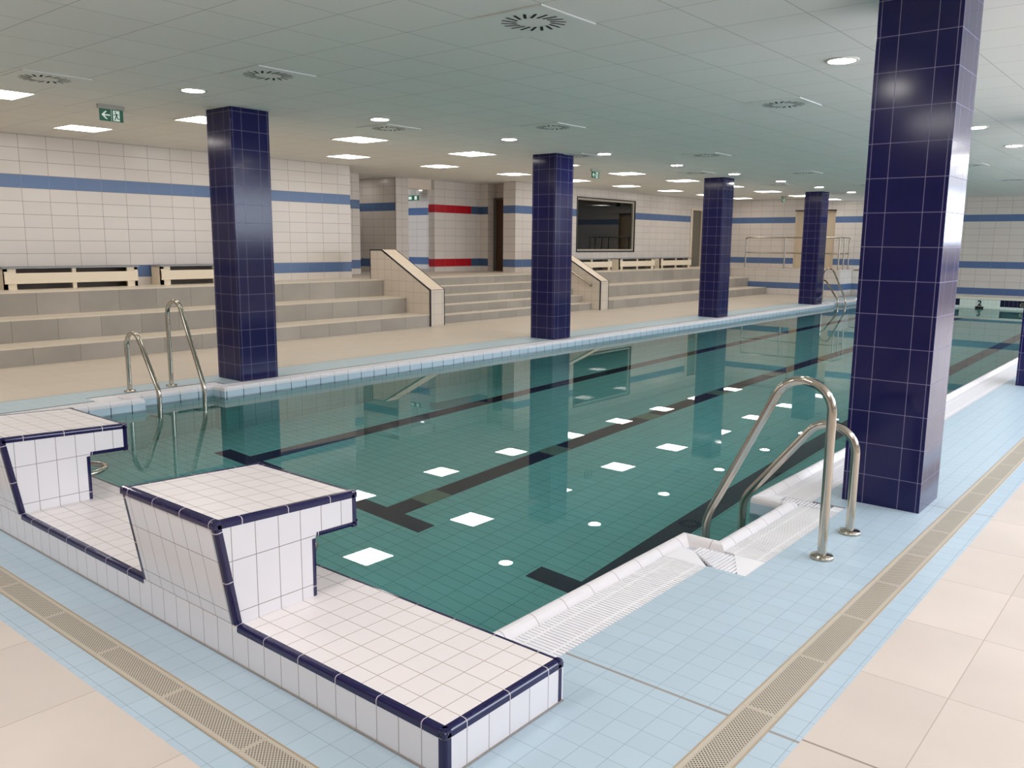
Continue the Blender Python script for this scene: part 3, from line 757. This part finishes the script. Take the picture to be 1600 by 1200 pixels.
bench(17.58, 'cream bench partly hidden by the sloping cheek wall under the window')
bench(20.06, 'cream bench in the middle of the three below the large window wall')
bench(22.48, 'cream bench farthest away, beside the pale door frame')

# ------------------------------------------------------------------ ceiling fittings
def make_panel(x, y, z):
    t_ = thing('panel_light', 'x', 'ceiling light', (x, y, z), 'square ceiling panel lights')
    m = MB(); m.face([(x-.29, y-.29, z-.004), (x+.29, y-.29, z-.004), (x+.29, y+.29, z-.004), (x-.29, y+.29, z-.004)]); m.build('diffuser', M_panel, t_)
    m = MB(); e = .012
    for a in ((x-.302, x+.302, y-.302, y-.29), (x-.302, x+.302, y+.29, y+.302), (x-.302, x-.29, y-.29, y+.29), (x+.29, x+.302, y-.29, y+.29)): m.box(*a, z-.008, z)
    m.build('frame', M_lampframe, t_)
    return t_
proto = None
for row, (x, z, y0, n, nm) in enumerate(((-8.13, H, -.57, 12, 'row just behind the far-side pillars'), (-11.05, H2, -.80, 12, 'row over the seating stands'), (2.9, H, -2.4, 12, 'added unseen row over the right aisle'))):
    for k in range(n):
        y = y0+2.43*k
        lab = f'bright square ceiling light, {words(k)} from the near end, {nm}'
        if proto is None: proto = make_panel(x, y, z); proto['label'] = lab
        elif row == 2:
            if k == 0: aisle = make_panel(x, y, z); aisle['label'] = lab; aisle.children[0].data.materials[0] = M_fill  # added fill row, never in view, brightens the near right deck
            else: dup(aisle, (x, y, z), lab)
        else: dup(proto, (x, y, z), lab)
for k, x in enumerate((-6.0, -3.5, -1.0)): dup(aisle, (x, -2.0, H), f'added unseen square ceiling light in front of the platform, {words(k)} from the stand side')  # three more added fill panels, out of view, light the platform front
def make_spot(x, y):
    t_ = thing('downlight', 'x', 'ceiling light', (x, y, H), 'small round downlights')
    m = MB(); m.lathe([(0, H-.014), (.10, H-.013), (.108, H-.010)], x, y, 12); m.build('lens', M_spot, t_)
    m = MB(); m.lathe([(.108, H-.012), (.128, H-.014), (.135, H)], x, y, 24); m.build('ring', M_lampframe, t_)
    return t_
proto = None
for x, nm in ((-6.30, 'row along the far pool edge'), (-.77, 'row along the right pool edge')):
    for k in range(10):
        lab = f'small round downlight, {words(k)} from the near end, {nm}'
        y = 3.03-2.45+2.45*k
        if proto is None: proto = make_spot(x, y); proto['label'] = lab
        else: dup(proto, (x, y, H), lab)
def make_vent(x, y):
    t_ = thing('ceiling_vent', 'x', 'ceiling vent', (x, y, H), 'square swirl vents in the ceiling')
    z = H-.010; m = MB(); m.box(x-.30, x+.30, y-.30, y+.30, z, H); m.build('plate', M_vent, t_)
    m = MB(); n = 18
    for k in range(n):
        a = 2*PI*k/n; c, s_ = math.cos(a), math.sin(a); tl = a+.45
        p = Vector((x+.115*c, y+.115*s_, 0)); d = Vector((math.cos(tl), math.sin(tl), 0)); q = Vector((-d.y, d.x, 0))*.0105
        e = p+d*.11
        m.face([(p.x-q.x, p.y-q.y, z-.001), (e.x-q.x, e.y-q.y, z-.001), (e.x+q.x, e.y+q.y, z-.001), (p.x+q.x, p.y+q.y, z-.001)])
    m.build('slots', M_dark, t_, merge=False)
    return t_
proto = None
for x, y0, st, n, nm in ((-1.985, 3.02, 4.249, 6, 'right half of the pool'), (-5.02, 3.02, 4.249, 6, 'left half of the pool'), (-6.84, 1.85, 4.26, 6, 'above the far pool edge')):
    for k in range(n):
        lab = f'square ceiling vent with dark slots, {words(k)} from the near end, {nm}'
        if proto is None: proto = make_vent(x, y0+st*k); proto['label'] = lab
        else: dup(proto, (x, y0+st*k, H), lab)
# exit signs: facing +X, arrow left and running figure
def exit_sign(x, y0, y1, z0, z1, zc, label, body=None):
    t_ = thing('exit_sign', label, 'exit sign', (x, (y0+y1)/2, zc), 'green emergency exit signs')
    m = MB(); m.box(x-.03, x+.012, y0-.015, y1+.015, z1, zc, skip=''); m.build('housing', M_grey, t_)
    w = y1-y0; h = z1-z0
    m = MB(); m.box(x-.012, x, y0, y1, z0, z1); m.build('green_plate', M_green, t_)
    m = MB(); X = x+.0015
    F = lambda pts: m.face([(X, y0+w*a, z0+h*b) for a, b in pts])
    F([(.48, .02), (.495, .02), (.495, .98), (.48, .98)])
    F([(.07, .50), (.23, .82), (.31, .82), (.19, .56)]); F([(.07, .50), (.19, .44), (.33, .16), (.25, .16)])
    F([(.07, .50), (.19, .56), (.43, .56), (.43, .44), (.19, .44)])
    F([(.56, .06), (.84, .06), (.84, .92), (.56, .92)])
    m.build('white_symbols', M_signw, t_, merge=False)
    m = MB(); X = x+.003
    c = (.66, .80); F([(c[0]+.032*math.cos(a*PI/5), c[1]+.07*math.sin(a*PI/5)) for a in range(10)])
    F([(.66, .70), (.73, .68), (.74, .42), (.67, .42)]); F([(.70, .70), (.80, .58), (.79, .52), (.70, .62)]); F([(.68, .68), (.60, .60), (.58, .50), (.61, .50), (.63, .58), (.69, .60)])
    F([(.67, .44), (.72, .44), (.67, .26), (.62, .10), (.59, .10), (.63, .28)]); F([(.69, .44), (.74, .44), (.78, .28), (.88, .26), (.88, .20), (.75, .21)])
    m.build('running_figure', M_green, t_, merge=False)
    return t_
exit_sign(-7.95, 2.858, 3.122, 2.925, 3.055, H, 'green exit sign with arrow and running figure, nearest, above the left stand')
exit_sign(-8.10, 12.66, 12.92, 2.925, 3.055, H, 'small green exit sign hanging between the second and third far-side pillars')
exit_sign(-9.35, 25.3, 25.56, 3.0, 3.14, H2, 'tiny exit sign seen almost edge-on near the far wall')
t_ = thing('exit_sign', 'small green exit sign in the corridor left of the red-banded pier', 'exit sign', (-15.9, 15.2, 2.86), 'green emergency exit signs')
m = MB(); m.box(-16.12, -15.88, 15.2, 15.23, 2.78, 2.92); m.box(-15.86, -15.68, 15.2, 15.23, 2.78, 2.92); m.build('green_plate', M_green, t_)
m = MB(); m.box(-16.06, -15.94, 15.195, 15.2, 2.81, 2.89); m.box(-15.82, -15.73, 15.195, 15.2, 2.80, 2.90); m.build('white_symbols', M_signw, t_)
m = MB(); m.box(-16.0, -15.8, 15.205, 15.225, 2.92, H2); m.build('hanger', M_grey, t_)
# wall switch and button plate in the corridor
t_ = thing('wall_switch', 'small grey switch plate on the recessed wall left of the stairs', 'switch', (-13.93, 10.95, 2.2))
m = MB(); m.box(-13.949, -13.93, 10.85, 11.05, 2.08, 2.28); m.build('plate', M_grey, t_); m = MB(); m.box(-13.93, -13.915, 10.9, 10.98, 2.13, 2.22); m.build('button', M_frame, t_)
t_ = thing('corridor_lamp', 'tiny bright point light high in the corridor opening', 'ceiling light', (-14.55, 14.05, 2.93))
m = MB(); m.lathe([(0, 2.93), (.035, 2.935), (.05, 2.95)], -14.30, 13.95, 12); m.build('lens', M_spotweak, t_); m = MB(); m.lathe([(.05, 2.945), (.06, 2.96), (0, 2.961)], -14.30, 13.95, 12); m.build('ring', M_lampframe, t_)
t_ = thing('corridor_lamp', 'round ceiling lamp close to the tiled corridor wall behind the cheek wall', 'ceiling light', (-15.10, 12.25, H2))
m = MB(); m.lathe([(0, H2-.012), (.07, H2-.012), (.08, H2-.008)], -15.10, 12.25, 16); m.build('lens', plain('corridor_lens_bright', (255, 252, 245), .5, emit=SPOT, es=45), t_); m = MB(); m.lathe([(.08, H2-.01), (.10, H2)], -15.10, 12.25, 20); m.build('ring', M_lampframe, t_)
t_ = thing('office_lamp', 'flat ceiling light seen through the large dark window', 'ceiling light', (-14.3, 19.0, H2))
m = MB(); m.box(-14.5, -14.2, 18.6, 19.6, H2-.03, H2-.001); m.build('diffuser', plain('office_diffuser', (250, 240, 220), .5, emit=PANEL, es=14), t_)
